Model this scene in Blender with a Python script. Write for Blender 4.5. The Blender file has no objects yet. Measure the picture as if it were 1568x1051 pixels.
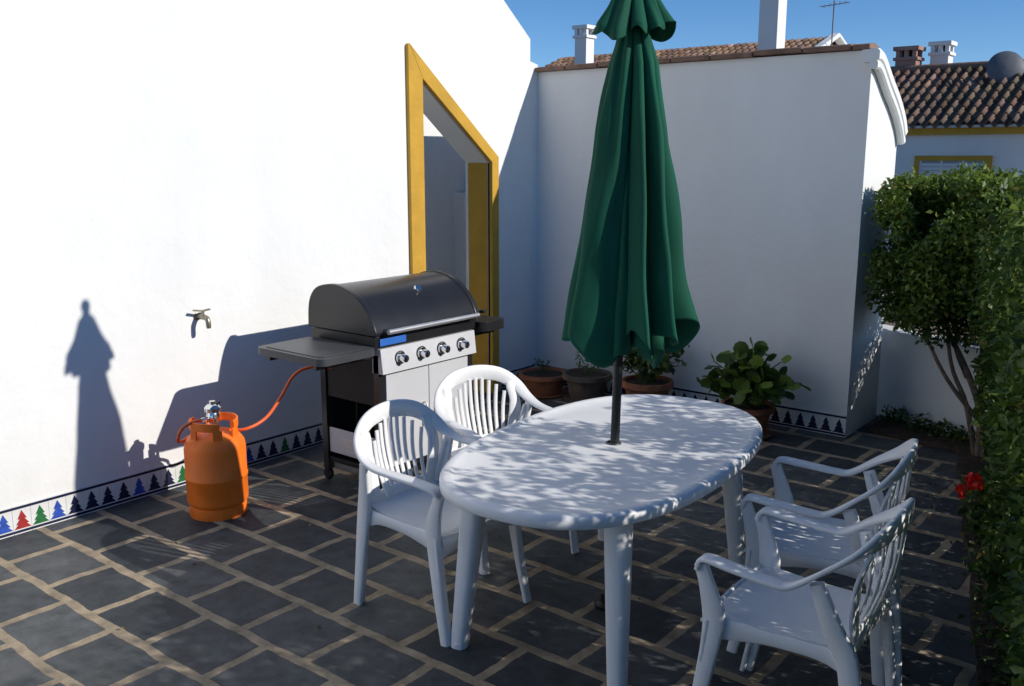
import bpy, math, random
import numpy as np
from mathutils import Vector, Matrix, noise
random.seed(7); np.random.seed(7)
S=bpy.context.scene
S.view_settings.view_transform='Standard'; S.view_settings.look='None'; S.view_settings.exposure=0
# ---------------------------------------------------------------- materials
def mat(name,col,rough=.6,metal=0,var=0,vscale=8,bump=0,bscale=40,col2=None,spec=.5,coat=0,attr=None,transl=0,detail=4):
    m=bpy.data.materials.new(name); m.use_nodes=True
    N=m.node_tree.nodes; L=m.node_tree.links
    b=N['Principled BSDF']
    b.inputs['Roughness'].default_value=rough; b.inputs['Metallic'].default_value=metal
    b.inputs['Specular IOR Level'].default_value=spec; b.inputs['Coat Weight'].default_value=coat
    b.inputs['Base Color'].default_value=(*col,1)
    tc=N.new('ShaderNodeTexCoord')
    src=None
    if attr:
        a=N.new('ShaderNodeAttribute'); a.attribute_name=attr; src=a.outputs['Color']
        L.new(src,b.inputs['Base Color'])
    elif var or col2:
        n=N.new('ShaderNodeTexNoise'); n.inputs['Scale'].default_value=vscale; n.inputs['Detail'].default_value=detail
        L.new(tc.outputs['Object'],n.inputs['Vector'])
        r=N.new('ShaderNodeValToRGB')
        c2=col2 if col2 else tuple(c*(1-var) for c in col)
        r.color_ramp.elements[0].position=.35; r.color_ramp.elements[1].position=.65
        r.color_ramp.elements[0].color=(*c2,1); r.color_ramp.elements[1].color=(*col,1)
        L.new(n.outputs['Fac'],r.inputs['Fac']); L.new(r.outputs['Color'],b.inputs['Base Color'])
        rr=N.new('ShaderNodeMapRange'); rr.inputs['To Min'].default_value=rough*.85; rr.inputs['To Max'].default_value=min(1,rough*1.15)
        L.new(n.outputs['Fac'],rr.inputs['Value']); L.new(rr.outputs['Result'],b.inputs['Roughness'])
    if bump:
        n2=N.new('ShaderNodeTexNoise'); n2.inputs['Scale'].default_value=bscale; n2.inputs['Detail'].default_value=4
        L.new(tc.outputs['Object'],n2.inputs['Vector'])
        bp=N.new('ShaderNodeBump'); bp.inputs['Strength'].default_value=bump; bp.inputs['Distance'].default_value=.02
        L.new(n2.outputs['Fac'],bp.inputs['Height']); L.new(bp.outputs['Normal'],b.inputs['Normal'])
    if transl:
        t=N.new('ShaderNodeBsdfTranslucent'); mx=N.new('ShaderNodeMixShader'); mx.inputs[0].default_value=transl
        if src: L.new(src,t.inputs['Color'])
        else: t.inputs['Color'].default_value=(*col,1)
        L.new(b.outputs[0],mx.inputs[1]); L.new(t.outputs[0],mx.inputs[2])
        L.new(mx.outputs[0],N['Material Output'].inputs['Surface'])
    return m
def plaster(name,col=(.81,.81,.80),dark=.93):
    m=bpy.data.materials.new(name); m.use_nodes=True
    N=m.node_tree.nodes; L=m.node_tree.links; b=N['Principled BSDF']
    b.inputs['Roughness'].default_value=.9; b.inputs['Specular IOR Level'].default_value=.2
    tc=N.new('ShaderNodeTexCoord')
    n1=N.new('ShaderNodeTexNoise'); n1.inputs['Scale'].default_value=1.6; n1.inputs['Detail'].default_value=6; n1.inputs['Roughness'].default_value=.6
    mp=N.new('ShaderNodeMapping'); mp.inputs['Scale'].default_value=(1,1,.45)
    L.new(tc.outputs['Object'],mp.inputs['Vector']); L.new(mp.outputs['Vector'],n1.inputs['Vector'])
    r=N.new('ShaderNodeValToRGB'); r.color_ramp.elements[0].position=.3; r.color_ramp.elements[1].position=.62
    r.color_ramp.elements[0].color=(col[0]*dark,col[1]*dark,col[2]*dark*.99,1); r.color_ramp.elements[1].color=(*col,1)
    L.new(n1.outputs['Fac'],r.inputs['Fac'])
    sx=N.new('ShaderNodeSeparateXYZ'); L.new(tc.outputs['Object'],sx.inputs[0])
    mr=N.new('ShaderNodeMapRange'); mr.inputs['From Min'].default_value=.1; mr.inputs['From Max'].default_value=.55
    mr.inputs['To Min'].default_value=.45; mr.inputs['To Max'].default_value=0.03
    L.new(sx.outputs['Z'],mr.inputs['Value'])
    n3=N.new('ShaderNodeTexNoise'); n3.inputs['Scale'].default_value=6; n3.inputs['Detail'].default_value=6
    L.new(tc.outputs['Object'],n3.inputs['Vector'])
    mu=N.new('ShaderNodeMath'); mu.operation='MULTIPLY'; L.new(mr.outputs[0],mu.inputs[0]); L.new(n3.outputs['Fac'],mu.inputs[1])
    mx=N.new('ShaderNodeMixRGB'); mx.inputs['Color2'].default_value=(.5,.47,.42,1)
    L.new(mu.outputs[0],mx.inputs[0]); L.new(r.outputs['Color'],mx.inputs['Color1']); L.new(mx.outputs[0],b.inputs['Base Color'])
    n2=N.new('ShaderNodeTexNoise'); n2.inputs['Scale'].default_value=4; n2.inputs['Detail'].default_value=7; n2.inputs['Roughness'].default_value=.6
    L.new(tc.outputs['Object'],n2.inputs['Vector'])
    bp=N.new('ShaderNodeBump'); bp.inputs['Strength'].default_value=.35; bp.inputs['Distance'].default_value=.03
    L.new(n2.outputs['Fac'],bp.inputs['Height']); L.new(bp.outputs['Normal'],b.inputs['Normal'])
    return m
M_white=plaster('white_plaster')
M_yel=mat('ochre_paint',(.60,.34,.045),.8,var=.15,vscale=5,bump=.2,bscale=30,spec=.3)
M_plastic=mat('white_resin',(.82,.82,.82),.42,var=.06,vscale=7,bump=.04,bscale=180,spec=.4)
M_black=mat('black_enamel',(.018,.018,.02),.3,var=.2,vscale=6,bump=.03,bscale=200)
M_shelf=mat('grey_shelf_plastic',(.05,.053,.06),.45,var=.15,vscale=6,bump=.05,bscale=200)
M_steel=mat('brushed_steel',(.62,.62,.63),.38,metal=.75,var=.08,vscale=5)
M_panel=mat('silver_painted_panel',(.60,.60,.62),.45,metal=.1,var=.05,vscale=4)
M_chrome=mat('chrome',(.75,.75,.75),.15,metal=1)
M_dark=mat('dark_interior',(.012,.012,.012),.7,var=.2)
M_blue=mat('blue_sticker',(.03,.14,.5),.4,var=.1)
M_label=mat('paper_label',(.7,.68,.62),.6,var=.2,vscale=60)
M_orange=mat('orange_paint',(1.0,.20,.012),.5,var=.16,vscale=9,bump=.06,bscale=60)
M_hose=mat('orange_rubber',(.85,.14,.03),.5,var=.1)
M_brass=mat('brass',(.40,.36,.27),.4,metal=.8,var=.4,vscale=30)
M_green=mat('green_canvas',(.006,.092,.052),.8,var=.2,vscale=4,bump=.15,bscale=300,transl=.05,spec=.25)
M_pole=mat('dark_pole',(.02,.022,.022),.35,metal=.4,var=.2)
M_terra=mat('terracotta',(.38,.14,.065),.85,var=.35,vscale=12,bump=.2,bscale=60)
M_pot2=mat('weathered_pot',(.16,.12,.09),.9,var=.4,vscale=12,bump=.2,bscale=60)
M_soil=mat('soil',(.06,.04,.025),.95,var=.6,vscale=14,bump=1,bscale=30)
M_bark=mat('bark',(.17,.125,.09),.9,var=.4,vscale=20,bump=.6,bscale=60)
M_leaf=mat('leaf',(.06,.12,.03),.5,attr='col',transl=.3,spec=.4)
M_leaf_dark=mat('stem_green',(.05,.09,.025),.6,var=.3)
M_rooftile=mat('roof_tile',(.3,.15,.09),.9,attr='col',bump=.4,bscale=25)
M_brick=mat('brown_tile_edge',(.27,.16,.11),.85,var=.4,vscale=9,bump=.3,bscale=30)
M_glass=mat('window_pane',(.25,.3,.35),.15,var=.2,vscale=2)
M_shut=mat('white_shutter',(.7,.7,.7),.5,var=.05)
M_tilew=mat('glazed_white',(.72,.72,.70),.25,var=.1,vscale=10)
M_navy=mat('glaze_navy',(.012,.018,.06),.25,var=.3,vscale=30)
M_red=mat('glaze_red',(.4,.03,.03),.25,var=.3,vscale=30)
M_grn=mat('glaze_green',(.02,.16,.05),.25,var=.3,vscale=30)
M_blu=mat('glaze_blue',(.03,.09,.45),.25,var=.3,vscale=30)
M_pink=mat('pink_render',(.4,.24,.2),.9,var=.3,vscale=3)
M_greyd=mat('dish_grey',(.12,.13,.15),.6,var=.2)
M_petal=mat('red_petal',(.7,.02,.02),.5,attr='col',transl=.3)
M_ground=mat('dry_ground',(.22,.17,.11),.95,var=.4,vscale=.6,bump=.5,bscale=4)
M_dry=mat('dry_leaf',(.2,.12,.05),.8,attr='col')

# floor
mf=bpy.data.materials.new('slate_floor'); mf.use_nodes=True
N=mf.node_tree.nodes; L=mf.node_tree.links; b=N['Principled BSDF']
tc=N.new('ShaderNodeTexCoord')
dn=N.new('ShaderNodeTexNoise'); dn.inputs['Scale'].default_value=6; dn.inputs['Detail'].default_value=6
L.new(tc.outputs['Object'],dn.inputs['Vector'])
vs=N.new('ShaderNodeVectorMath'); vs.operation='SUBTRACT'; vs.inputs[1].default_value=(.5,.635,.5); L.new(dn.outputs['Color'],vs.inputs[0])
sc=N.new('ShaderNodeVectorMath'); sc.operation='SCALE'; sc.inputs['Scale'].default_value=.04; L.new(vs.outputs[0],sc.inputs[0])
of=N.new('ShaderNodeVectorMath'); of.inputs[1].default_value=(.07,-.165,0); L.new(tc.outputs['Object'],of.inputs[0])
ad=N.new('ShaderNodeVectorMath'); L.new(of.outputs[0],ad.inputs[0]); L.new(sc.outputs[0],ad.inputs[1])
br=N.new('ShaderNodeTexBrick'); L.new(ad.outputs[0],br.inputs['Vector'])
br.inputs['Scale'].default_value=1; br.inputs['Brick Width'].default_value=.40; br.inputs['Row Height'].default_value=.315
br.inputs['Mortar Size'].default_value=.024; br.inputs['Mortar Smooth'].default_value=.15; br.inputs['Bias'].default_value=0
br.inputs['Color1'].default_value=(.036,.044,.052,1); br.inputs['Color2'].default_value=(.092,.100,.106,1); br.inputs['Mortar'].default_value=(.35,.285,.205,1)
n1=N.new('ShaderNodeTexNoise'); n1.inputs['Scale'].default_value=9; n1.inputs['Detail'].default_value=8; n1.inputs['Roughness'].default_value=.65
L.new(tc.outputs['Object'],n1.inputs['Vector'])
rp=N.new('ShaderNodeValToRGB'); rp.color_ramp.elements[0].color=(.5,.5,.5,1); rp.color_ramp.elements[1].color=(1.4,1.37,1.32,1)
rp.color_ramp.elements[0].position=.3; rp.color_ramp.elements[1].position=.72
L.new(n1.outputs['Fac'],rp.inputs['Fac'])
mx=N.new('ShaderNodeMixRGB'); mx.blend_type='MULTIPLY'; mx.inputs[0].default_value=1
L.new(br.outputs['Color'],mx.inputs[1]); L.new(rp.outputs['Color'],mx.inputs[2])
n4=N.new('ShaderNodeTexNoise'); n4.inputs['Scale'].default_value=1.7; n4.inputs['Detail'].default_value=6; n4.inputs['Roughness'].default_value=.7
L.new(tc.outputs['Object'],n4.inputs['Vector'])
m4=N.new('ShaderNodeMapRange'); m4.inputs['From Min'].default_value=.52; m4.inputs['From Max'].default_value=.8; m4.inputs['To Max'].default_value=.22
L.new(n4.outputs['Fac'],m4.inputs['Value'])
mx2=N.new('ShaderNodeMixRGB'); mx2.inputs['Color2'].default_value=(.22,.20,.17,1)
L.new(m4.outputs[0],mx2.inputs[0]); L.new(mx.outputs[0],mx2.inputs['Color1']); L.new(mx2.outputs[0],b.inputs['Base Color'])
rr=N.new('ShaderNodeMapRange'); rr.inputs['To Min'].default_value=.6; rr.inputs['To Max'].default_value=.92; L.new(br.outputs['Fac'],rr.inputs['Value'])
L.new(rr.outputs[0],b.inputs['Roughness']); b.inputs['Specular IOR Level'].default_value=.3
ht=N.new('ShaderNodeMath'); ht.operation='MULTIPLY_ADD'; ht.inputs[1].default_value=-.5; L.new(br.outputs['Fac'],ht.inputs[0])
nm=N.new('ShaderNodeMath'); nm.operation='MULTIPLY'; nm.inputs[1].default_value=.8; L.new(n1.outputs['Fac'],nm.inputs[0]); L.new(nm.outputs[0],ht.inputs[2])
bp=N.new('ShaderNodeBump'); bp.inputs['Strength'].default_value=.7; bp.inputs['Distance'].default_value=.012
L.new(ht.outputs[0],bp.inputs['Height']); L.new(bp.outputs['Normal'],b.inputs['Normal'])
M_floor=mf

# ---------------------------------------------------------------- mesh builder
class MB:
    def __init__(s): s.v=[]; s.f=[]; s.m=[]; s.M=Matrix.Identity(4)
    def add(s,vs,fs,mi=0):
        o=len(s.v); s.v+= [tuple(s.M@Vector(p)) for p in vs]
        s.f+=[tuple(o+i for i in f) for f in fs]; s.m+=[mi]*len(fs)
    def box(s,a,b_,mi=0):
        x0,y0,z0=a; x1,y1,z1=b_
        s.add([(x0,y0,z0),(x1,y0,z0),(x1,y1,z0),(x0,y1,z0),(x0,y0,z1),(x1,y0,z1),(x1,y1,z1),(x0,y1,z1)],
              [(3,2,1,0),(4,5,6,7),(0,1,5,4),(1,2,6,5),(2,3,7,6),(3,0,4,7)],mi)
    def prism(s,poly,axis,a,b_,mi=0):
        def P(p,t):
            if axis=='x': return (t,p[0],p[1])
            if axis=='y': return (p[0],t,p[1])
            return (p[0],p[1],t)
        n=len(poly); vs=[P(p,a) for p in poly]+[P(p,b_) for p in poly]
        fs=[tuple(range(n-1,-1,-1)),tuple(range(n,2*n))]+[(i,(i+1)%n,n+(i+1)%n,n+i) for i in range(n)]
        s.add(vs,fs,mi)
    def lathe(s,prof,c=(0,0,0),n=32,mi=0,axis='z'):
        vs=[];fs=[]
        for r,z in prof:
            for k in range(n):
                a=2*math.pi*k/n; p=(r*math.cos(a),r*math.sin(a),z)
                if axis=='x': p=(p[2],p[0],p[1])
                if axis=='y': p=(p[0],p[2],p[1])
                vs.append((c[0]+p[0],c[1]+p[1],c[2]+p[2]))
        for i in range(len(prof)-1):
            for k in range(n):
                fs.append((i*n+k,i*n+(k+1)%n,(i+1)*n+(k+1)%n,(i+1)*n+k))
        s.add(vs,fs,mi)
    def sweep(s,pts,sec_fn,mi=0):
        n=len(pts); P=[Vector(p) for p in pts]; rings=[]
        for i in range(n):
            T=(P[min(i+1,n-1)]-P[max(i-1,0)]).normalized()
            rings.append([tuple(P[i]+o) for o in sec_fn(i,T)])
        k=len(rings[0]); vs=[q for r in rings for q in r]
        fs=[(i*k+j,i*k+(j+1)%k,(i+1)*k+(j+1)%k,(i+1)*k+j) for i in range(n-1) for j in range(k)]
        fs+=[tuple(range(k-1,-1,-1)),tuple(range((n-1)*k,n*k))]
        s.add(vs,fs,mi)
    def tube(s,pts,r,n=10,mi=0):
        st={'u':None}
        def fn(i,T):
            rr=r[i] if isinstance(r,(list,tuple)) else r
            u=st['u']
            if u is None: u=Vector((0,0,1)) if abs(T.z)<.9 else Vector((1,0,0))
            u=(u-T*u.dot(T)).normalized(); st['u']=u; w=T.cross(u)
            return [u*rr*math.cos(2*math.pi*j/n)+w*rr*math.sin(2*math.pi*j/n) for j in range(n)]
        s.sweep(pts,fn,mi)
    def ribbon(s,pts,wd,w,t,mi=0):
        def fn(i,T):
            W=Vector(wd[i] if isinstance(wd,list) else wd); W=(W-T*W.dot(T)).normalized(); Nn=T.cross(W)
            ww=(w[i] if isinstance(w,list) else w)/2; tt=(t[i] if isinstance(t,list) else t)/2; c=min(tt,ww)*.45
            q=[(ww,-tt+c),(ww,tt-c),(ww-c,tt),(-ww+c,tt),(-ww,tt-c),(-ww,-tt+c),(-ww+c,-tt),(ww-c,-tt)]
            return [W*a+Nn*b for a,b in q]
        s.sweep(pts,fn,mi)
    def slab(s,fn,nu,nv,th,mi=0):
        vs=[];fs=[]
        for k in (0,1):
            for i in range(nu+1):
                for j in range(nv+1):
                    p=fn(i/nu,j/nv); vs.append((p[0],p[1],p[2]-k*th))
        o=(nu+1)*(nv+1); I=lambda i,j:i*(nv+1)+j
        for i in range(nu):
            for j in range(nv):
                fs.append((I(i,j),I(i+1,j),I(i+1,j+1),I(i,j+1))); fs.append((o+I(i,j+1),o+I(i+1,j+1),o+I(i+1,j),o+I(i,j)))
        for i in range(nu):
            fs.append((I(i,0),o+I(i,0),o+I(i+1,0),I(i+1,0))); fs.append((I(i,nv),I(i+1,nv),o+I(i+1,nv),o+I(i,nv)))
        for j in range(nv):
            fs.append((I(0,j),I(0,j+1),o+I(0,j+1),o+I(0,j))); fs.append((I(nu,j),o+I(nu,j),o+I(nu,j+1),I(nu,j+1)))
        s.add(vs,fs,mi)
    def obj(s,name,mats,parent=None,smooth=True,bevel=0,loc=None,ang=38):
        me=bpy.data.meshes.new(name); me.from_pydata(s.v,[],s.f)
        for m in mats: me.materials.append(m)
        me.polygons.foreach_set('material_index',s.m)
        import bmesh
        bm=bmesh.new(); bm.from_mesh(me); bmesh.ops.recalc_face_normals(bm,faces=bm.faces); bm.to_mesh(me); bm.free()
        if smooth:
            me.polygons.foreach_set('use_smooth',[True]*len(me.polygons)); me.set_sharp_from_angle(angle=math.radians(ang))
        me.update()
        o=bpy.data.objects.new(name,me); S.collection.objects.link(o)
        if parent: o.parent=parent
        if loc: o.location=loc
        if bevel:
            bv=o.modifiers.new('bevel','BEVEL'); bv.width=bevel; bv.segments=3; bv.limit_method='ANGLE'; bv.angle_limit=math.radians(40)
        return o
def empty(name,loc=(0,0,0)):
    e=bpy.data.objects.new(name,None); S.collection.objects.link(e); e.location=loc; return e
def cr(pts,n=6):
    P=[Vector(p) for p in pts]; P=[P[0]*2-P[1]]+P+[P[-1]*2-P[-2]]; out=[]
    for i in range(1,len(P)-2):
        for k in range(n):
            t=k/n; a,b,c,d=P[i-1],P[i],P[i+1],P[i+2]
            out.append(.5*((2*b)+(c-a)*t+(2*a-5*b+4*c-d)*t*t+(3*b-a-3*c+d)*t**3))
    out.append(P[-2]); return out

# ---------------------------------------------------------------- ground and floor
g=MB(); g.add([(-150,-150,-.02),(150,-150,-.02),(150,250,-.02),(-150,250,-.02)],[(0,1,2,3)]); g.obj('ground',[M_ground],smooth=False)
g=MB(); g.add([(0,-11,0),(7.5,-11,0),(7.5,1.6,0),(0,1.6,0)],[(0,1,2,3)]); g.obj('terrace_floor',[M_floor],smooth=False)

# ---------------------------------------------------------------- left wall
def ztop(y): return 2.81+(-.1-y)*.77
w=MB()
w.prism([(-11,0),(-1.36,0),(-1.36,ztop(-1.36)),(-3.8,ztop(-3.8)),(-11,ztop(-3.8))],'x',-.25,0)
w.prism([(-1.36,2.43),(-.61,1.85),(-.61,ztop(-.61)),(-1.36,ztop(-1.36))],'x',-.25,0)
w.prism([(-.61,0),(0,0),(0,2.62),(-.10,2.64),(-.10,2.81),(-.61,ztop(-.61))],'x',-.25,0)
wall=empty('white_house_wall')
w.obj('plaster_wall',[M_white],wall,smooth=False)
f=MB()
f.prism([(-1.5,0),(-1.36,0),(-1.36,2.43),(-1.485,2.66),(-1.5,2.65)],'x',-.02,.03)
f.prism([(-1.36,2.43),(-.61,1.85),(-.53,1.89),(-1.485,2.66)],'x',-.02,.03)
f.prism([(-.61,0),(-.53,0),(-.53,1.89),(-.61,1.85)],'x',-.02,.03)
f.obj('door_surround',[M_yel],wall,smooth=False,bevel=.004)
f=MB(); f.box((-.22,-.613,0),(-.021,-.605,1.845)); f.obj('door_jamb_paint',[M_yel],wall,smooth=False)
r=MB()
r.box((-1.5,-2.3,-.01),(-.25,.8,0)); 
r.box((-1.6,-2.4,0),(-1.5,.9,2.5)); r.box((-1.5,-2.4,0),(-.25,-2.3,2.5)); r.box((-1.5,.8,0),(-.25,.9,2.5))
r.box((-.25,.0,0),(-.2,.8,2.5))
r.box((-.62,-2.4,2.5),(-.25,.9,2.56))  # unseen ceiling strip added to block the sun, gap left for sky light
r.prism([(-1.5,0),(-.85,0),(-.85,1.30),(-1.0,1.44),(-1.2,1.52),(-1.5,1.55)],'y',.62,.8)
r.prism([(-.85,0),(-.26,0),(-.26,1.33),(-.85,1.30)],'y',.70,.8)
r.obj('stairwell_interior',[M_white],wall,smooth=False)

# tile skirting
def skirt(kind,p0,p1,nrm,h=.15,off=.006):
    p0=Vector(p0);p1=Vector(p1);nrm=Vector(nrm);d=(p1-p0);Ln=d.length;d.normalize()
    s=MB()
    def q(a,z,o): v=p0+d*a+nrm*o; return (v.x,v.y,z)
    def pl(poly,o,mi): s.add([q(a,z,o) for a,z in poly],[tuple(range(len(poly)))],mi)
    def bx(a0,a1,z0,z1,o0,o1,mi):
        s.add([q(a0,z0,o0),q(a1,z0,o0),q(a1,z1,o0),q(a0,z1,o0),q(a0,z0,o1),q(a1,z0,o1),q(a1,z1,o1),q(a0,z1,o1)],
          [(0,1,2,3),(7,6,5,4),(0,4,5,1),(1,5,6,2),(2,6,7,3),(3,7,4,0)],mi)
    a=0;i=0;tw=.092
    while a<Ln-tw*.5:
        bx(a+.0008,min(a+tw-.0008,Ln),.0,h,0,off,0)
        col=[1,1,1,1,3,1,1,4][i%8]
        if kind=='far': col=1
        if a>2.55 and kind=='left': col=[4,3,2,4,2,3,1][i%7]
        o=off+.0015; c=a+tw/2
        for z0,wd,hh in ((.026,.086,.042),(.050,.066,.038),(.078,.046,.040)):
            pl([(c-wd/2,z0),(c+wd/2,z0),(c,z0+hh+.006)],o,col); o+=.0006
        pl([(a,h-.018),(a+tw,h-.018),(a+tw,h-.004),(a,h-.004)],off+.0015,1)
        pl([(a,.006),(a+tw,.006),(a+tw,.020),(a,.020)],off+.0015,1)
        a+=tw;i+=1
    return s.obj('tile_skirting',[M_tilew,M_navy,M_red,M_grn,M_blu],smooth=False)
skirt('near_door',(0,-.03,0),(0,-.5,0),(1,0,0))
skirt('left',(0,-1.52,0),(0,-9,0),(1,0,0))
skirt('far',(.012,0,0),(2.68,0,0),(0,-1,0))

# tap
t=MB()
Y,Z=-3.24,.985
t.lathe([(0,.0),(.024,.0),(.024,.008),(.012,.012),(.012,.05)],(0,Y,Z),12,0,'x')
t.tube(cr([(.04,Y,Z),(.08,Y,Z),(.105,Y,Z-.012),(.112,Y,Z-.06)],4),[.016]*8+[.015]*4+[.012],10)
t.tube([(.06,Y,Z),(.06,Y,Z+.035)],.009,8); t.ribbon([(.05,Y-.055,Z+.045),(.06,Y,Z+.037),(.05,Y+.05,Z+.04)],(1,0,0),.02,.009)
t.obj('wall_tap',[M_brass])

# ---------------------------------------------------------------- back outbuilding wall
ob=empty('white_outbuilding')
XE=2.68
o=MB(); o.prism([(0,0),(.62,0),(.62,2.13),(0,2.56)],'x',.0,XE); o.obj('walls',[M_white],ob,smooth=False)
def roof(name,x0,x1,ya,za,yb,zb,parent,cw=.2,rl=.34,base=(.30,.15,.09),lift=.03):
    nc=max(1,int(round((x1-x0)/cw))); Ls=math.hypot(yb-ya,zb-za); nr=max(1,int(round(Ls/rl)))
    dy,dz=(yb-ya)/Ls,(zb-za)/Ls; ny,nz=-dz,dy
    if nz<0: ny,nz=-ny,-nz
    ss=8; vs=[];fs=[];cols=[]
    for rI in range(nr):
        for c in range(nc):
            k=random.uniform(.55,1.35); tint=random.uniform(-.02,.03)
            if random.random()<.12: k*=1.5
            col=(max(.02,(base[0]+tint)*k),base[1]*k,base[2]*k*random.uniform(.8,1.1),1)
            o0=len(vs); jit=random.uniform(-.012,.012)
            for e,(l,up) in enumerate(((rI*Ls/nr+jit,.035),((rI+1)*Ls/nr,.0))):
                for j in range(ss+1):
                    f=j/ss; x=x0+(c+f)*(x1-x0)/nc; h=lift+.055*math.sin(f*2*math.pi)+up
                    vs.append((x,ya+dy*l+ny*h,za+dz*l+nz*h)); cols.append(col)
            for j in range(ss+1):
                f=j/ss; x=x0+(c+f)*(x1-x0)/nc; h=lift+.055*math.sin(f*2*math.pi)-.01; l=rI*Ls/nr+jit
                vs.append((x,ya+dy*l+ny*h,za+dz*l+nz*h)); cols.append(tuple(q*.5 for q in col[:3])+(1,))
            for j in range(ss):
                fs.append((o0+j,o0+j+1,o0+ss+1+j+1,o0+ss+1+j)); fs.append((o0+2*(ss+1)+j,o0+2*(ss+1)+j+1,o0+j+1,o0+j))
    me=bpy.data.meshes.new(name); me.from_pydata(vs,[],fs); me.materials.append(M_rooftile)
    at=me.color_attributes.new('col','FLOAT_COLOR','POINT'); at.data.foreach_set('color',np.array(cols,dtype=np.float32).ravel())
    me.polygons.foreach_set('use_smooth',[True]*len(fs))
    oo=bpy.data.objects.new(name,me); S.collection.objects.link(oo); oo.parent=parent; return oo
roof('roof_tiles',.02,XE-.04,.70,2.09,.06,2.55,ob)
rg=MB(); x=0.0
while x<XE-.1:
    l=min(random.uniform(.30,.36),XE-x); dz=random.uniform(-.005,.005)
    rg.prism([(-.045,2.565+dz),(.16,2.565+dz),(.16,2.585+dz),(.06,2.612+dz),(-.045,2.598+dz)],'x',x+.004,x+l-.004,0); x+=l
rg.obj('ridge_tiles',[M_brick],ob,smooth=False,bevel=.006)
cp=MB()
path=cr([(XE+.0,-.04,2.525),(XE+.0,.06,2.51),(XE+.0,.25,2.38),(XE+.0,.42,2.27),(XE+.0,.56,2.15),(XE+.0,.63,2.05)],5)
cp.ribbon(path,(1,0,0),.12,.085)
cp.ribbon([p+Vector((.025,.0,-.06)) for p in path],(1,0,0),.055,.055)
cp.obj('coping',[M_white],ob,bevel=0)

# low wall
lw=MB(); a=Vector((2.68,.68,0)); d=Vector((1,-.40,0)).normalized(); n=Vector((d.y,-d.x,0))
def lp(s,t,z): v=a+d*s-n*t; return (v.x,v.y,z)
lw.add([lp(-.3,0,0),lp(4,0,0),lp(4,.18,0),lp(-.3,.18,0),lp(-.3,0,.66),lp(4,0,.62),lp(4,.18,.62),lp(-.3,.18,.66)],
  [(3,2,1,0),(4,5,6,7),(0,1,5,4),(1,2,6,5),(2,3,7,6),(3,0,4,7)]); lw.obj('low_garden_wall',[M_white],smooth=False,bevel=.015)

# ---------------------------------------------------------------- foliage
def leaves(name,pts,sizes,cols,parent=None,up=.35,shape='diamond',aspect=.55,mat_=None):
    n=len(pts); pts=np.asarray(pts); sizes=np.asarray(sizes)[:,None]
    d=np.random.normal(size=(n,3)); d[:,2]-=.2; d/=np.linalg.norm(d,axis=1)[:,None]
    nn=np.random.normal(size=(n,3)); nn[:,2]+=up*3; 
    nn-=d*(nn*d).sum(1)[:,None]; nn/=np.linalg.norm(nn,axis=1)[:,None]
    s=np.cross(d,nn)
    if shape=='diamond':
        P=[(0,0,0),(.45,.5,.10),(1,0,-.06),(.45,-.5,.10)]
        faces=[(0,1,2),(0,2,3)]
        P=np.array(P)
    else:
        P=np.array([(0.15,0,0)]+[(.5-.5*math.cos(a),.5*math.sin(a),.06+.05*math.cos(3*a)) for a in np.linspace(.35,2*math.pi-.35,9)])
        faces=[(0,i,i+1) for i in range(1,9)]
    k=len(P)
    V=(pts[:,None,:]+sizes[:,None]*(P[None,:,0:1]*d[:,None,:]+aspect*P[None,:,1:2]*s[:,None,:]+P[None,:,2:3]*nn[:,None,:])).reshape(-1,3)
    F=(np.arange(n)[:,None,None]*k+np.array(faces)[None]).reshape(-1,3)
    me=bpy.data.meshes.new(name); me.vertices.add(len(V)); me.vertices.foreach_set('co',V.astype(np.float32).ravel())
    me.loops.add(F.size); me.loops.foreach_set('vertex_index',F.astype(np.int32).ravel())
    me.polygons.add(len(F)); me.polygons.foreach_set('loop_start',np.arange(0,F.size,3,dtype=np.int32))
    me.update(calc_edges=True); me.validate()
    at=me.color_attributes.new('col','FLOAT_COLOR','POINT')
    C=np.repeat(np.concatenate([np.asarray(cols),np.ones((n,1))],1),k,axis=0); at.data.foreach_set('color',C.astype(np.float32).ravel())
    me.materials.append(mat_ or M_leaf)
    o=bpy.data.objects.new(name,me); S.collection.objects.link(o)
    if parent: o.parent=parent
    return o
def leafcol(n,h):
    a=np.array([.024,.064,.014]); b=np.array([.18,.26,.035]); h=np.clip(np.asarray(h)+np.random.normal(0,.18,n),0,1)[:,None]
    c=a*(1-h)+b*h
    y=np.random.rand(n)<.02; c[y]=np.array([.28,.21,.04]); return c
def xin(y): return 3.44+(0.2-y)*.272
hedge=empty('hedge')
pts=[];sz=[];hh=[]
cnt=0
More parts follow.
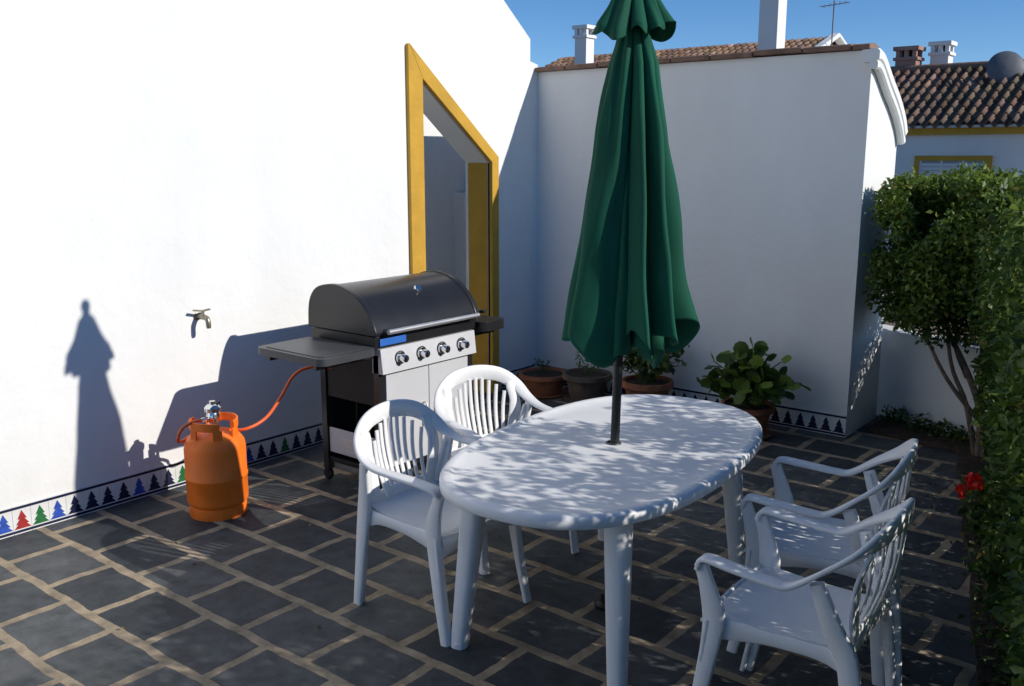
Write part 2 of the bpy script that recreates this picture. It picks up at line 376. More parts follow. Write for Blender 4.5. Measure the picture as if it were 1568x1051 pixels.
while cnt<96000:
    y=random.uniform(-7.0,.2); zt=1.70+.10*noise.noise((0,y*1.5,3))+.05*min(2,max(0,-y-.2))
    if y<-3: zt-=.05*min(2,(-3-y))
    if -4.2<y<-1.6: zt-=.05
    u=random.random(); u=u*u if random.random()<.6 else u
    z=random.uniform(0.0,zt+.04)
    fx=xin(y)+.14*noise.noise((y*1.7,z*1.9,0))+.06*noise.noise((y*5,z*5,7))+ (.10 if z<.3 else 0)
    if z>1.1: fx-=.06
    x=fx+u*(.95)
    if z>zt-.15 and (u<.12 or u>.88) and random.random()<.5: continue
    if y>-.45 and z<.60+.25*noise.noise((x*2,y*2,1)) and x<fx+.55: continue
    dn=noise.noise((x*3.1,y*3.1,z*3.1))
    if dn<-.24: continue
    if z>1.50 and noise.noise((x*2.6+9,y*3.0,z*2.6))<-.04+.6*(z-1.50) and y<-1.0: continue
    pts.append((x,y,z)); sz.append(random.uniform(.034,.062)); hh.append(.18+.40*(z/1.8)**2+.55*dn); cnt+=1  # leaf colour brightens with height: sunlit top and shaded foot painted in
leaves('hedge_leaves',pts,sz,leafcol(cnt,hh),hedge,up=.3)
tw=MB()
for i in range(60):
    y=-7+i*.115+random.uniform(-.05,.05)
    if y>.0: continue
    x=xin(y)+random.uniform(.3,.6)
    p=[(x,y,0)]
    for k in range(1,5): p.append((x+random.uniform(-.2,.2),y+random.uniform(-.2,.2),k*.33))
    tw.tube(cr(p,3),[.014*(1-j/14) for j in range(13)],5)
tw.obj('hedge_stems',[M_bark],hedge)
tree=empty('garden_shrub_tree')
pts=[];sz=[];hh=[];cnt=0
lobes=[(3.15,.35,1.36,.50,.5,.48),(2.98,.25,1.15,.34,.4,.40),(3.55,.45,1.30,.55,.55,.50),(4.2,.4,1.2,.6,.6,.6),(3.35,.05,1.36,.50,.42,.46),(3.85,-.1,1.2,.5,.5,.6),(2.93,.30,1.45,.34,.4,.36),(4.6,.2,1.2,.5,.6,.6),(3.3,.1,1.0,.4,.35,.32),(3.2,.2,1.6,.5,.4,.25),(3.8,.2,1.6,.6,.4,.26)]
while cnt<52000:
    L0=random.choice(lobes); v=np.random.normal(size=3); v/=np.linalg.norm(v); rr=random.random()**.45
    p=(L0[0]+v[0]*L0[3]*rr,L0[1]+v[1]*L0[4]*rr,L0[2]+v[2]*L0[5]*rr)
    if p[0]<2.62 or (p[1]>-.05 and p[0]<2.74): continue
    dn=noise.noise((p[0]*4,p[1]*4,p[2]*4))
    if dn<-.15 or p[2]>1.78+.12*noise.noise((p[0]*5,p[1]*5,0)): continue
    pts.append(p); sz.append(random.uniform(.03,.055)); hh.append(.30+.6*(p[2]-1.0)+.55*dn); cnt+=1  # crown leaves coloured lighter towards the top, standing in for sunlight
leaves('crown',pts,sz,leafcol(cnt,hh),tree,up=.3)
tr=MB()
def limb(p,r0,r1):
    q=cr(p,5); tr.tube(q,[r0+(r1-r0)*i/(len(q)-1) for i in range(len(q))],8)
limb([(3.52,.02,0),(3.50,.05,.3),(3.38,.12,.55),(3.2,.25,.8),(3.0,.4,1.1)],.028,.010)
limb([(3.56,.0,0),(3.50,.08,.28),(3.46,.15,.6),(3.42,.25,.9),(3.35,.3,1.3)],.024,.010)
limb([(3.50,.04,0),(3.42,.02,.35),(3.30,.05,.6),(3.22,.1,1.0)],.020,.009)
limb([(3.58,.04,0),(3.60,.08,.4),(3.62,.15,.8),(3.7,.2,1.3)],.024,.010)
limb([(3.5,.04,.25),(3.3,.0,.5),(3.12,.1,.75),(2.95,.35,.95)],.016,.007)
limb([(3.60,.0,0),(3.72,-.05,.5),(3.85,-.05,1.0),(3.9,.0,1.4)],.024,.010)
limb([(3.45,.12,.5),(3.52,.0,.75),(3.45,.1,1.1)],.012,.006)
limb([(3.2,.25,.8),(3.28,.3,1.05),(3.15,.4,1.4)],.010,.005)
limb([(3.2,.25,.78),(3.05,.2,.95),(2.98,.25,1.2)],.009,.004)
limb([(3.38,.12,.5),(3.30,.10,.72),(3.36,.15,.95)],.009,.004)
tr.obj('trunk',[M_bark],tree)
sb=MB()
def bed(u,v):
    y=.75-8*u; x=(xin(y)-.08+.05*noise.noise((y*2,0,0)))+v*2.2
    if y>.1 : x=2.75+ v*3.0
    return (x,min(y,.66-.40*(x-2.68)) if y>.1 else y,.02+.03*noise.noise((x*4,y*4,0))*(1 if v>0 else 0)+.012)
sb.slab(bed,60,12,.03); sb.obj('soil_bed',[M_soil])
fl=empty('red_geranium')
pp=[]
for i in range(200): pp.append((3.84+random.gauss(0,.05),-1.2+random.gauss(0,.08),random.uniform(.03,.24)))
leaves('flower_leaves',pp,[random.uniform(.03,.05) for _ in pp],leafcol(len(pp),[.2]*len(pp)),fl,shape='round',aspect=1)
pp=[(3.77+random.gauss(0,.018),-1.22+random.gauss(0,.022),.26+random.gauss(0,.016)) for _ in range(48)]+[(3.73+random.gauss(0,.010),-1.29+random.gauss(0,.012),.22+random.gauss(0,.012)) for _ in range(16)]
leaves('petals',pp,[.030]*len(pp),[[.8,.03,.02]]*len(pp),fl,shape='round',aspect=1,mat_=M_petal)
s_=MB(); s_.tube([(3.84,-1.2,0),(3.80,-1.21,.15),(3.77,-1.22,.26)],.004,6); s_.tube([(3.84,-1.2,0),(3.78,-1.26,.12),(3.73,-1.29,.22)],.004,6); s_.obj('stems',[M_bark],fl)
pts=[];hh=[]
for i in range(2600):
    if random.random()<.7:
        y=random.uniform(-5,-.6); x=xin(y)+random.gauss(.04,.06)
    else:
        s=random.uniform(0,1.2); x=2.78+s; y=.52-.40*s+random.gauss(0,.05)
    pts.append((x,y,random.uniform(.03,.12))); hh.append(random.uniform(0,.4))
leaves('ground_cover_plants',pts,[random.uniform(.03,.05) for _ in pts],leafcol(len(pts),hh),None)
pts=[]
for i in range(240):
    q=random.random()
    if q<.6: y=random.uniform(-4.5,0); x=xin(y)-abs(random.gauss(0,.35))
    elif q<.8: x=random.uniform(.1,2.6); y=-abs(random.gauss(0,.25))-.05
    else: x=random.uniform(.1,3.5); y=random.uniform(-5,-.3)
    pts.append((x,y,.008))
leaves('fallen_leaves',pts,[random.uniform(.018,.036) for _ in pts],[[.16*k,.10*k,.04*k] for k in np.random.uniform(.4,1.6,len(pts))],None,up=6,mat_=M_dry)

def pot(name,x,y,r,h,m,kind,sc=1.0,n=120):
    e=empty(name,(x,y,0)); p=MB()
    p.lathe([(0,0),(r*.68,0),(r*.72,.01),(r*.93,h*.8),(r*1.06,h*.8),(r*1.1,h*.84),(r*1.08,h),(r*.96,h),(r*.92,h*.9)],n=32,mi=0)
    p.lathe([(r*.93,h*.9),(r*.5,h*.93),(0,h*.92)],n=24,mi=1)
    p.lathe([(0,.001),(r*.95,.001),(r*1.05,.02),(r*.98,.022),(r*.6,.012)],n=24,mi=0)
    p.obj('pot',[m,M_soil],e)
    st=MB();pts=[];sz=[];hs=[]
    if kind=='geranium':
        for i in range(n):
            a=random.uniform(0,2*math.pi); el=random.uniform(.12,1.45); R=.35*sc*random.uniform(.5,1.05)
            q=(R*math.cos(a)*math.cos(el)*1.05,R*math.sin(a)*math.cos(el)*.75,h*.95+.05+R*math.sin(el)*.98)
            st.tube(cr([(random.uniform(-.03,.03),random.uniform(-.03,.03),h*.9),(q[0]*.45,q[1]*.45,h+(q[2]-h)*.65),q],3),.004,5)
            pts.append(q); sz.append(random.uniform(.075,.12)*sc); hs.append(random.uniform(.2,1.0))
        st.obj('stems',[M_leaf_dark],e); leaves('foliage',pts,sz,leafcol(len(pts),hs),e,up=.75,shape='round',aspect=1.0)
    else:
        for i in range(n):
            a=random.uniform(0,2*math.pi); R=.2*sc*random.uniform(.3,1); H=h+random.uniform(.05,.24)*sc
            q=(R*math.cos(a),R*math.sin(a)*.7,H)
            st.tube([(random.uniform(-.04,.04),random.uniform(-.04,.04),h*.9),(q[0]*.5,q[1]*.5,h+(H-h)*.7),q],.003,4)
            for k in range(8):
                t=random.uniform(.4,1.05); pts.append((q[0]*t+random.gauss(0,.02),q[1]*t+random.gauss(0,.02),h+(H-h)*t)); sz.append(random.uniform(.025,.05)*sc); hs.append(random.uniform(0,.6))
        st.obj('stems',[M_leaf_dark],e); leaves('foliage',pts,sz,leafcol(len(pts),hs),e,up=.3)
    return e
pot('potted_geranium',2.12,-.36,.17,.22,M_terra,'geranium',.95,190)
pot('potted_plant',1.28,-.30,.18,.25,M_terra,'twig',1.7,48)
pot('potted_plant',.72,-.28,.18,.22,M_pot2,'twig',.7,9)
pot('potted_plant',.34,-.34,.19,.18,M_terra,'twig',.5,10)

# ---------------------------------------------------------------- table
def table():
    e=empty('oval_plastic_table',(2.785,-3.10,0)); e.rotation_euler=(0,0,math.radians(6.5))
    A,B,H=.885,.525,.728
    t=MB()
    def se(a,b,n=72,ex=2.5):
        out=[]
        for k in range(n):
            th=2*math.pi*k/n; c,s=math.cos(th),math.sin(th)
            out.append((b*math.copysign(abs(c)**(2/ex),c),a*math.copysign(abs(s)**(2/ex),s)))
        return out
    n=72; vs=[];fs=[]
    def ring(ins,z):
        return [(x,y,z) for x,y in se(A-ins,B-ins)]
    R=[]
    R.append([(.024*math.cos(2*math.pi*k/n),.024*math.sin(2*math.pi*k/n),H-.03) for k in range(n)])
    R.append([(.024*math.cos(2*math.pi*k/n),.024*math.sin(2*math.pi*k/n),H-.002) for k in range(n)])
    for f in (.12,.3,.6,.85):
        R.append([(x*f*(B-.05)/B,y*f*(A-.05)/A,H-.004) for x,y in se(A,B,ex=2+ .5*f)])
    for ins,z in ((.052,H-.004),(.046,H-.001),(.034,H+.001),(.016,H),(.006,H-.005),(0,H-.014),(0,H-.042),(.006,H-.048),(.02,H-.046),(.024,H-.02),(.06,H-.018)): R.append(ring(ins,z))
    R.append([(x*.1,y*.1,H-.018) for x,y in se(A,B)])
    for r_ in R: vs+=r_
    for i in range(len(R)-1):
        for k in range(n): fs.append((i*n+k,i*n+(k+1)%n,(i+1)*n+(k+1)%n,(i+1)*n+k))
    t.add(vs,fs); 
    t.obj('table_top',[M_plastic],e,ang=50)
    r=MB(); r.lathe([(.022,H-.006),(.024,H+.003),(.030,H+.003),(.034,H-.003)],n=32); r.obj('hole_ring',[M_shelf],e)
    for i,(sx,sy) in enumerate(((1,1),(1,-1),(-1,1),(-1,-1))):
        l=MB(); top=Vector((sx*.30,sy*.56,H-.02)); bot=Vector((sx*.345,sy*.63,0)); 
        pts=[top+(bot-top)*k/8 for k in range(9)]
        def fn(i_,T):
            s=i_/8; w_=.050-.017*s; nn=20
            return [Vector((w_*math.copysign(abs(math.cos(a))**.7,math.cos(a)),w_*math.copysign(abs(math.sin(a))**.7,math.sin(a)),0)) for a in [2*math.pi*j/nn for j in range(nn)]]
        l.sweep(pts,fn); l.lathe([(0,0),(.036,0),(.036,.02),(.02,.022)],(bot.x,bot.y,.001),16)
        l.obj('leg_%d'%(i+1),[M_plastic],e,ang=60)
    a=MB()
    a.box((-.30,-.5,H-.07),(-.27,.5,H-.021)); a.box((.27,-.5,H-.07),(.30,.5,H-.021)); a.box((-.27,-.02,H-.06),(.27,.02,H-.021))
    a.obj('apron',[M_plastic],e,smooth=False,bevel=.004)
table()

# ---------------------------------------------------------------- chairs
def chair_mesh(angular=False):
    c=MB()
    if angular:
        half=[((.290,.262,.60),(0,1,0),.05),((.268,.268,.640),(0,1,0),.056),((.17,.275,.634),(0,1,0),.06),((.04,.278,.622),(0,1,0),.055),((-.02,.276,.628),(0,1,.05),.05),((-.115,.262,.695),(0,1,.25),.05),((-.195,.222,.752),(0,.85,.5),.06),((-.250,.135,.805),(0,.45,.9),.068),((-.272,0,.830),(0,0,1),.07)]
    else:
        half=[((.285,.262,.612),(0,1,0),.05),((.262,.268,.634),(0,1,0),.056),((.17,.275,.645),(0,1,0),.06),((.04,.28,.648),(0,1,0),.055),((-.08,.277,.652),(0,1,.05),.05),((-.165,.262,.68),(0,1,.25),.055),((-.222,.222,.738),(0,.85,.5),.066),((-.258,.135,.792),(0,.45,.9),.074),((-.270,0,.812),(0,0,1),.076)]
    full=half+[((p[0],-p[1],p[2]),(d[0],-d[1],d[2]),w) for p,d,w in half[-2::-1]]
    P=cr([h[0] for h in full],5); D=cr([h[1] for h in full],5); W=[v.x for v in cr([(h[2],0,0) for h in full],5)]
    c.ribbon(P,[tuple(d) for d in D],W,.016)
    for k in range(-4,5):
        yt=k*.037; yb=k*.030; q=1-(yt/.25)**2; zt=.43+(.39 if angular else .375)*math.sqrt(max(q,0))-.02
        pts=[]
        for j in range(7):
            f=j/6; z=.47+(zt-.47)*f; x=-.185-.080*((z-.44)/.38)-.018*math.sin(math.pi*f)
            pts.append((x-.004+.0022*k*k,yb+(yt-yb)*f,z))
        c.ribbon(pts,(0,1,0),.020,.008)
    ex=.06 if angular else 0
    for s in (1,-1):
        c.ribbon(cr([(-.19,s*.175,.44),(-.185,s*.19,.55),(-.195,s*.205,.66),(-.225,s*.19,.755)],4),(0,1,0),[.07]*4+[.068]*4+[.062]*4+[.05],.012)
        c.ribbon(cr([(-.15+ex,s*.265,.65),(-.175+ex*.5,s*.245,.50),(-.195,s*.24,.38),(-.235,s*.25,0)],4),(1,0,0),[.045,.05,.055,.06,.065,.068,.07,.068,.066,.062,.055,.05,.045],.026)
        c.ribbon(cr([(-.15+ex,s*.25,.64),(-.18+ex*.5,s*.225,.50),(-.20,s*.222,.38),(-.235,s*.235,0)],4),(0,1,0),.042,.018)
        c.ribbon(cr([(.282,s*.265,.618),(.25,s*.262,.52),(.235,s*.255,.42),(.265,s*.262,.2),(.305,s*.27,0)],4),(1,0,0),[.046,.048,.05,.056,.062,.068,.074,.076,.072,.066,.06,.056,.052,.048,.045,.042,.04],.022)
        c.ribbon(cr([(.255,s*.25,.43),(.28,s*.252,.2),(.315,s*.258,0)],4),(0,1,0),.038,.018)
        c.ribbon(cr([(.21,s*.238,.405),(.05,s*.232,.412),(-.1,s*.226,.412),(-.19,s*.222,.40)],4),(0,0,1),[.08,.07,.06,.05,.045,.045,.045,.045,.05,.055,.065,.075,.08],.014)
    c.ribbon(cr([(.268,-.24,.395),(.278,-.1,.405),(.28,0,.408),(.278,.1,.405),(.268,.24,.395)],4),(0,0,1),[.09,.08,.07,.06,.052,.05,.048,.048,.046,.048,.048,.05,.052,.06,.07,.08,.09],.012)
    c.ribbon([(-.188,-.20,.455),(-.192,-.1,.462),(-.192,0,.465),(-.192,.1,.462),(-.188,.20,.455)],(0,0,1),.075,.012)
    def seat(u,v):
        x=-.20+.485*u; y=(v-.5)*2*(.205+.04*u)
        z=.437-.016*math.sin(math.pi*min(1,u*1.05))*math.cos((v-.5)*math.pi)
        if u<.2: z+=.02*((.2-u)/.2)**2
        if u>.9: z-=.022*((u-.9)/.1)**2
        return (x,y,z)
    c.slab(seat,24,16,.010)
    c.v=[(x,y*.95,z) for x,y,z in c.v]
    return c.obj('plastic_chair',[M_plastic],ang=55)
ch=chair_mesh(); ch.location=(2.17,-3.54,0); ch.rotation_euler=(0,0,math.radians(-1))
o=bpy.data.objects.new('plastic_chair',ch.data); S.collection.objects.link(o); o.location=(1.97,-2.86,0); o.rotation_euler=(0,0,math.radians(-22))
c2=chair_mesh(True); c2.location=(3.79,-3.45,0); c2.rotation_euler=(0,0,math.radians(183))
o=bpy.data.objects.new('plastic_chair',c2.data); S.collection.objects.link(o); o.location=(3.62,-2.82,0); o.rotation_euler=(0,0,math.radians(191))

# ---------------------------------------------------------------- parasol
def parasol():
    e=empty('patio_umbrella',(2.78,-3.11,0)); e.rotation_euler=(math.radians(-.6),math.radians(1.0),0)
    p=MB(); p.tube([(0,0,.0),(0,0,1.3),(0,0,2.62)],.019,16,0); p.lathe([(0,2.70),(.018,2.69),(.026,2.665),(.02,2.64),(.02,2.6)],n=16,mi=0)
    p.lathe([(0,.0),(.06,0),(.06,.012),(.034,.02),(.03,.06),(.02,.065)],n=24,mi=0)
    p.lathe([(.022,1.30),(.04,1.30),(.04,1.36),(.022,1.36)],n=16,mi=0)
    p.obj('pole',[M_pole],e)
    n=288
    def canopy(name,prof,nf,ph,hem,mod,sc,off=0):
        Q=[]
        for i in range(len(prof)-1):
            for k in range(6):
                t=k/6; Q.append([prof[i][j]*(1-t)+prof[i+1][j]*t for j in range(3)])
        Q.append(list(prof[-1])); vs=[];fs=[]
        nQ=len(Q)
        for i,(z,r_,am) in enumerate(Q):
            s=i/(nQ-1)
            for k in range(n):
                a=2*math.pi*k/n; aa=a+ph+.05*math.sin(2.2*z+a)+.22*math.sin(2*a+1)+.1*math.sin(3*a+mod)
                w_=abs(math.sin(nf*aa/2)); fo=(w_**.5-.70)+.10*math.sin(nf*aa*1.5+1.1*z)*s
                loc=1+.10*math.sin(a*2+mod)+.06*math.sin(a*3+2*mod)
                R=r_*sc*loc*(1+am*fo)
                R+=.010*noise.noise((math.cos(a)*3,math.sin(a)*3,z*4+mod))*(1+s)
                dz=hem*s**3*(.4*math.sin(nf*aa)+.6*math.sin(a*2+mod+.8)+.4*math.sin(a*5))
                vs.append((R*math.cos(a)+off*s*.777,R*math.sin(a)+off*s*.629,z+dz))
        for i in range(nQ-1):
            for k in range(n): fs.append((i*n+k,i*n+(k+1)%n,(i+1)*n+(k+1)%n,(i+1)*n+k))
        m=MB(); m.add(vs,fs); o=m.obj(name,[M_green],e,ang=80)
        so=o.modifiers.new('th','SOLIDIFY'); so.thickness=.003
    canopy('canopy',[(2.46,.05,.15),(2.36,.08,.3),(2.25,.12,.5),(2.0,.17,.75),(1.7,.21,.95),(1.4,.245,1.15),(1.28,.262,1.2),(1.18,.275,1.25)],7,.5,.075,1.0,.64,.035)
    canopy('inner_folds',[(2.2,.05,.3),(1.8,.10,.5),(1.4,.15,.7),(1.11,.17,.8)],6,.9,.05,2.0,.74,.03)
    canopy('top_vent',[(2.62,.022,.1),(2.58,.06,.25),(2.50,.09,.35),(2.44,.125,.4),(2.38,.165,.42),(2.36,.168,.45)],7,.5,.03,.4,.76)
    r=MB()
    for k in range(8):
        a=2*math.pi*k/8+.3; r.tube([(.03*math.cos(a),.03*math.sin(a),2.4),(.08*math.cos(a)+.02,.08*math.sin(a)+.015,1.24)],.005,6)
    r.obj('ribs',[M_pole],e)
parasol()

# ---------------------------------------------------------------- grill
def grill():
    e=empty('gas_barbecue_grill')
    y0,y1=-2.81,-2.03; xf,xb=1.06,.56
    c=MB()
    for x in (xb,xf-.045):
        for y in (y0,y1-.045): c.box((x,y,.07),(x+.045,y+.045,.82),0)
    c.box((xb+.01,y0+.01,.12),(xf-.012,y1-.01,.15),0)
    c.box((xb+.01,y0+.05,.15),(xb+.02,y1-.05,.80),2)
    c.box((xb+.05,y0+.012,.18),(xf-.05,y0+.02,.33),1); c.box((xb+.05,y0+.012,.52),(xf-.05,y0+.02,.80),2)
    c.box((xb+.05,y1-.02,.15),(xf-.05,y1-.012,.80),0)
    c.box((xf-.34,y0+.008,.20),(xf-.20,y0+.0115,.28),5)
    mid=(y0+y1)/2
    c.box((xf-.012,y0+.05,.16),(xf+.006,mid-.003,.705),1); c.box((xf-.012,mid+.003,.16),(xf+.006,y1-.05,.705),1)
    for y in (mid-.05,mid+.05): c.tube(cr([(xf+.006,y,.36),(xf+.035,y,.37),(xf+.035,y,.48),(xf+.006,y,.49)],3),.006,8,3)
    c.prism([(xf-.05,.715),(xf+.035,.715),(xf+.018,.855),(xf-.05,.855)],'y',y0,y1,1)
    c.box((xb,y0+.01,.80),(xf-.05,y1-.01,.865),0)
    c.prism([(xb-.02,.86),(xf+.005,.86),(xf+.012,.925),(xb-.03,.925)],'y',y0-.03,y1+.02,0)
    c.box((xf+.0125,y0+.0,.872),(xf+.018,y0+.2,.912),4)
    c.obj('cabinet',[M_black,M_panel,M_dark,M_steel,M_blue,M_label,M_shelf],e,bevel=.004)
    k=MB()
    for i in range(4):
        y=y0+.14+i*.17
        k.lathe([(0,.05),(.018,.05),(.022,.046),(.024,.012),(.034,.010),(.036,0),(.0,0)],(xf+.03,y,.79),20,1,'x')
        k.box((xf+.078,y-.004,.772),(xf+.084,y+.004,.808),0)
        k.lathe([(0,.003),(.04,.003),(.04,0)],(xf+.0275,y,.79),20,0,'x')
    k.obj('knobs',[M_dark,M_chrome],e)
    l=MB()
    prof=[(xf+.015,.93),(xf+.02,.95),(xf-.005,1.005),(xf-.05,1.065),(xf-.12,1.125),(xf-.20,1.165),(xf-.29,1.185),(xf-.38,1.18),(xf-.46,1.155),(xf-.51,1.10),(xf-.53,1.03),(xf-.535,.93)]
    pr=[(p.x,p.y) for p in cr([(a,b_,0) for a,b_ in prof],3)]
    ya,yb=y0-.04,y1+.045
    l.prism(pr,'y',ya+.035,yb-.035,0)
    def infl(s): return [(xf-.26+(a-xf+.26)*s,.93+(b_-.93)*s) for a,b_ in pr]
    l.prism(infl(1.03),'y',ya,ya+.04,0); l.prism(infl(1.03),'y',yb-.04,yb,0)
    l.obj('lid',[M_black],e,bevel=.008)
    h=MB(); h.tube([(xf+.065,ya+.06,.955),(xf+.065,yb-.06,.955)],.014,12,0)
    for y in (ya+.08,yb-.08): h.box((xf+.005,y-.012,.945),(xf+.065,y+.012,.965),1)
    n0=len(h.v)
    h.lathe([(0,.018),(.020,.018),(.024,.012),(.024,0)],(0,0,0),20,1,'x')
    for i in range(n0,len(h.v)):
        v=Vector(h.v[i]); a=math.radians(48); ca,sa=math.cos(a),math.sin(a)
        h.v[i]=(xf-.128+v.x*ca-v.z*sa, (y0+y1)/2+.05+v.y, 1.128+v.x*sa+v.z*ca)
    h.obj('handle',[M_steel,M_chrome],e)
    s=MB()
    def rr(xa,xb_,ya_,yb_,r):
        out=[]
        for cx,cy,a0 in ((xb_-r,yb_-r,0),(xa+r,yb_-r,90),(xa+r,ya_+r,180),(xb_-r,ya_+r,270)):
            for q in range(6): a=math.radians(a0+q*18); out.append((cx+r*math.cos(a),cy+r*math.sin(a)))
        return out
    s.prism(rr(xb-.01,xf+.05,y0-.44,y0-.045,.05),'z',.835,.875,0); s.prism(rr(xb+.03,xf+.01,y0-.41,y0-.09,.04),'z',.875,.879,0)
    s.prism(rr(xb-.01,xf+.05,y1+.055,y1+.28,.05),'z',.835,.895,1)
    s.box((xb+.04,y0-.40,.80),(xb+.07,y0,.835),1); s.box((xf-.07,y0-.40,.80),(xf-.04,y0,.835),1)
    s.box((xb+.04,y1,.80),(xb+.07,y1+.26,.835),1); s.box((xf-.07,y1,.80),(xf-.04,y1+.26,.835),1)
    s.tube(cr([(xf-.12,y1+.18,.895),(xf-.12,y1+.18,.93),(xf-.05,y1+.18,.94)],3),.012,8,1)
    s.obj('side_shelves',[M_shelf,M_black],e,bevel=.006)
    wv=MB()
    for x in (xb+.02,xf-.03):
        for y in (y0+.02,y1-.03):
            wv.lathe([(0,-.014),(.03,-.014),(.035,-.008),(.035,.008),(.03,.014),(0,.014)],(x,y,.036),18,0,'y')
            wv.box((x-.015,y-.018,.04),(x+.015,y-.0145,.075),0); wv.box((x-.015,y+.0145,.04),(x+.015,y+.018,.075),0)
            wv.box((x-.018,y-.018,.070),(x+.018,y+.018,.08),0)
    wv.obj('casters',[M_black],e)
grill()

# ---------------------------------------------------------------- gas bottle
def bottle():
    e=empty('gas_bottle',(.53,-3.52,0)); b=MB()
    b.lathe([(.125,.0),(.15,.0),(.152,.01),(.150,.055),(.145,.06),(.157,.072),(.160,.09),(.160,.205),(.164,.21),(.164,.22),(.160,.225),(.160,.37),(.155,.40),(.135,.43),(.10,.448),(.05,.458),(0,.46)],n=48)
    b.lathe([(.125,0),(.13,.06),(0,.06)],n=48)
    for a0,a1 in ((20,160),(200,340)):
        P=[]
        for k in range(13):
            a=math.radians(a0+(a1-a0)*k/12); P.append((.122*math.cos(a),.122*math.sin(a),.50+.006*math.sin(math.pi*k/12)))
        b.ribbon(P,(0,0,1),.045,.010)
        for a in (a0+6,a1-6,(a0+a1)/2):
            a=math.radians(a); b.ribbon([(.122*math.cos(a),.122*math.sin(a),.42),(.122*math.cos(a),.122*math.sin(a),.485)],(-math.sin(a),math.cos(a),0),.05,.010)
    b.obj('bottle_body',[M_orange],e,ang=40)
    v=MB(); v.lathe([(.03,.455),(.03,.48),(.018,.485),(.018,.50),(.034,.505),(.036,.545),(.03,.56),(.042,.565),(.044,.585),(.03,.60),(.016,.605),(.016,.62),(0,.622)],n=24,mi=0)
    v.tube([(0,0,.53),(-.0,-.075,.53)],.012,10,0); v.tube([(0,0,.59),(.03,.03,.615)],.006,8,1)
    v.obj('regulator_valve',[M_chrome,M_black],e)
    h=MB(); X,Y=.53,-3.52
    h.tube(cr([(X,Y-.07,.53),(X-.01,Y-.13,.525),(X-.02,Y-.178,.50),(X-.05,Y-.185,.44),(X-.10,Y-.13,.41),(X-.165,Y,.41),(X-.10,Y+.14,.41),(X-.0,Y+.20,.42),(X+.02,Y+.32,.46),(X+.03,Y+.42,.56),(X+.03,Y+.52,.67),(X+.06,Y+.62,.705),(X+.12,Y+.74,.69)],6),.009,10)
    h.obj('gas_hose',[M_hose])
bottle()

# ---------------------------------------------------------------- background houses
def house(name,x0,x1,y0,y1,zw,parts):
    e=empty(name); w_=MB(); w_.box((x0,y0,-.01),(x1,y1,zw)); w_.obj('walls',[M_white],e,smooth=False); return e
def chimney(name,x,y,z0,z1,sx,m):
    e=empty(name,(x,y,0)); c=MB()
    c.box((-sx/2,-sx/2,z0),(sx/2,sx/2,z1-.28),0)
    c.box((-sx/2-.04,-sx/2-.04,z1-.28),(sx/2+.04,sx/2+.04,z1-.22),0)
    for i in (-1,0,1):
        for j in (-1,1):
            c.box((i*sx*.4-.04,j*sx*.4-.04,z1-.22),(i*sx*.4+.04,j*sx*.4+.04,z1-.08),0)
    c.box((-sx/2+.1,-sx/2+.1,z1-.22),(sx/2-.1,sx/2-.1,z1-.08),1)
    c.box((-sx/2-.05,-sx/2-.05,z1-.08),(sx/2+.05,sx/2+.05,z1),0)
    c.obj('shaft',[m,M_dark],e,smooth=False); return e
h1=house('neighbour_house',-4.5,1.6,12.7,17.2,2.42,None)
roof('roof_front',-4.7,1.7,12.45,2.42,15,3.62,h1,base=(.17,.11,.08)); roof('roof_back',-4.7,1.7,17.5,2.42,15,3.62,h1,base=(.17,.11,.08))
q=MB(); q.prism([(12.7,2.42),(17.2,2.42),(15,3.55)],'x',-4.5,1.6); q.obj('gable',[M_white],h1,smooth=False)
q=MB(); q.box((-4.55,12.6,2.28),(1.55,12.72,2.40),0); q.box((-4.6,12.5,2.40),(1.6,12.72,2.45),1)
q.prism([(-.72,.8),(.62,.8),(.62,.9),(-.72,.9)],'y',12.64,12.72,0); q.box((-.72,12.64,.9),(-.63,12.72,1.81),0); q.box((.53,12.64,.9),(.62,12.72,1.81),0); q.box((-.72,12.64,1.81),(.62,12.72,1.9),0)
q.box((-.63,12.68,.9),(.53,12.70,1.81),2)
for i in range(3): q.box((-.63+i*.375,12.66,.9),(-.59+i*.375,12.69,1.81),1)
for i in range(12): q.box((-.59,12.665,.93+i*.07),(.53,12.679,.99+i*.07),1)
q.obj('cornice_and_window',[M_yel,M_shut,M_glass],h1,smooth=False)
rd=MB(); x=-4.7
while x<1.6: 
    rd.tube([(x,15,3.66),(x+.36,15,3.675)],[.10,.085],10); x+=.34
rd.obj('ridge',[M_brick],h1)
h2=house('neighbour_house',1.75,7,10.2,12.2,2.3,None)
roof('roof_front',1.6,7.1,9.95,2.32,12.2,3.35,h2,base=(.2,.12,.085))
q=MB(); q.prism([(10.2,2.3),(12.2,2.3),(12.2,3.25)],'x',1.75,7); q.obj('gable',[M_white],h2,smooth=False)
q=MB(); q.box((1.7,10.12,2.1),(7,10.22,2.26),0); q.box((1.69,10.11,1.3),(7,10.21,1.42),0); q.obj('trim',[M_yel],h2,smooth=False)
h3=house('neighbour_house',-14,-5.3,17.2,22.5,3.9,None)
roof('roof_front',-14.2,-5.2,16.9,3.9,19.9,5.0,h3,base=(.26,.16,.11)); roof('roof_back',-14.2,-5.2,22.9,3.9,19.9,5.0,h3,base=(.26,.16,.11))
q=MB(); q.prism([(17.2,3.9),(22.5,3.9),(19.9,4.95)],'x',-14,-5.3)
q.ribbon([(-5.15,16.85,3.93),(-5.15,19.9,5.08),(-5.15,22.9,3.93)],(1,0,0),.25,.12); q.obj('gable',[M_white],h3,smooth=False)
chimney('chimney',-4.95,15.4,2.0,6.5,.46,M_white); chimney('chimney',-8.3,12.6,2.0,4.85,.32,M_white)
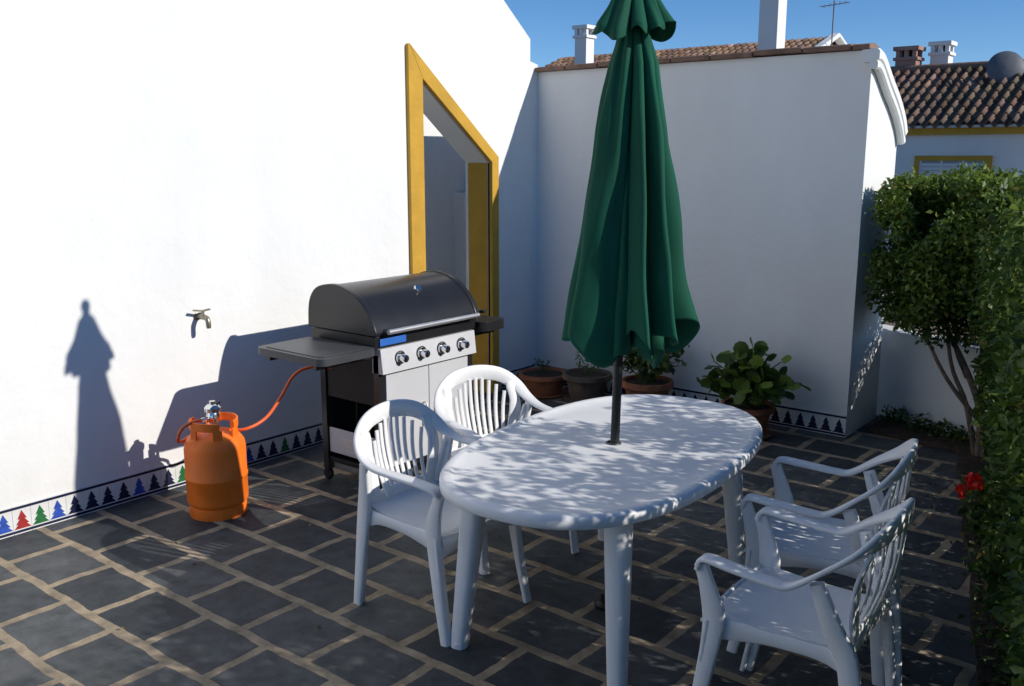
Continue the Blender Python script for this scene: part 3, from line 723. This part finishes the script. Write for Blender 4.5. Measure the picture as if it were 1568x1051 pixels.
hb=house('neighbour_house',-9.6,-4.3,11.8,16.2,3.2,None)
roof('roof_front',-9.8,-4.2,11.6,3.2,14,3.9,hb,base=(.26,.16,.11)); roof('roof_back',-9.8,-4.2,16.4,3.2,14,3.9,hb,base=(.26,.16,.11))
chimney('chimney',-1.75,15.2,3.2,4.15,.42,M_pink); chimney('chimney',-1.2,15.6,3.2,4.25,.36,M_white)
d=MB(); d.lathe([(.0,-.0),(.12,.01),(.22,.035),(.33,.085),(.335,.09),(.22,.045),(0,.01)],n=28,axis='y'); d.tube([(0,.02,0),(0,.15,-.1),(0,.15,-.5)],.02,8); d.tube([(0,0,-.3),(0,.3,-.05)],.01,6)
do=d.obj('satellite_dish',[M_greyd]); do.location=(.35,14.3,3.58); do.rotation_euler=(math.radians(-15),0,math.radians(20))
an=MB(); an.tube([(0,0,3.5),(0,0,5.85)],.018,6); an.tube([(-.35,0,5.72),(.35,.1,5.78)],.010,5)
for i in range(6): an.tube([(-.32+i*.13,-.2,5.725+i*.01),(-.32+i*.13,.25,5.725+i*.01)],.007,5)
ao=an.obj('tv_antenna',[M_greyd]); ao.location=(-4.9,19.0,0)

# ---------------------------------------------------------------- light
sd=Vector((2.78,.80,1.515)).normalized()
el=math.asin(sd.z); rot=math.atan2(sd.x,sd.y)
W=bpy.data.worlds.new('World'); S.world=W; W.use_nodes=True
N=W.node_tree.nodes; L=W.node_tree.links; bg=N['Background']
sky=N.new('ShaderNodeTexSky'); sky.sky_type='NISHITA'; sky.sun_disc=False; sky.sun_elevation=el; sky.sun_rotation=rot
sky.air_density=1.0; sky.dust_density=0; sky.ozone_density=5; sky.altitude=2800
hs=N.new('ShaderNodeHueSaturation'); hs.inputs['Saturation'].default_value=1.12
L.new(sky.outputs[0],hs.inputs['Color']); L.new(hs.outputs[0],bg.inputs['Color']); bg.inputs['Strength'].default_value=.125
sl=bpy.data.lights.new('sun','SUN'); sl.energy=4.3; sl.angle=math.radians(.5); sl.color=(1,.95,.87)
so=bpy.data.objects.new('sun',sl); S.collection.objects.link(so); so.rotation_euler=sd.to_track_quat('Z','Y').to_euler(); so.location=(10,3,6)
# ---------------------------------------------------------------- camera
cam=bpy.data.cameras.new('camera'); co=bpy.data.objects.new('camera',cam); S.collection.objects.link(co)
co.location=(4.84,-6.31,1.9); cam.lens=33.3; cam.sensor_width=36; cam.clip_end=600; cam.clip_start=.05
fwd=Vector((-.629*.981,.777*.981,-.194)); co.rotation_euler=fwd.to_track_quat('-Z','Y').to_euler()
S.camera=co
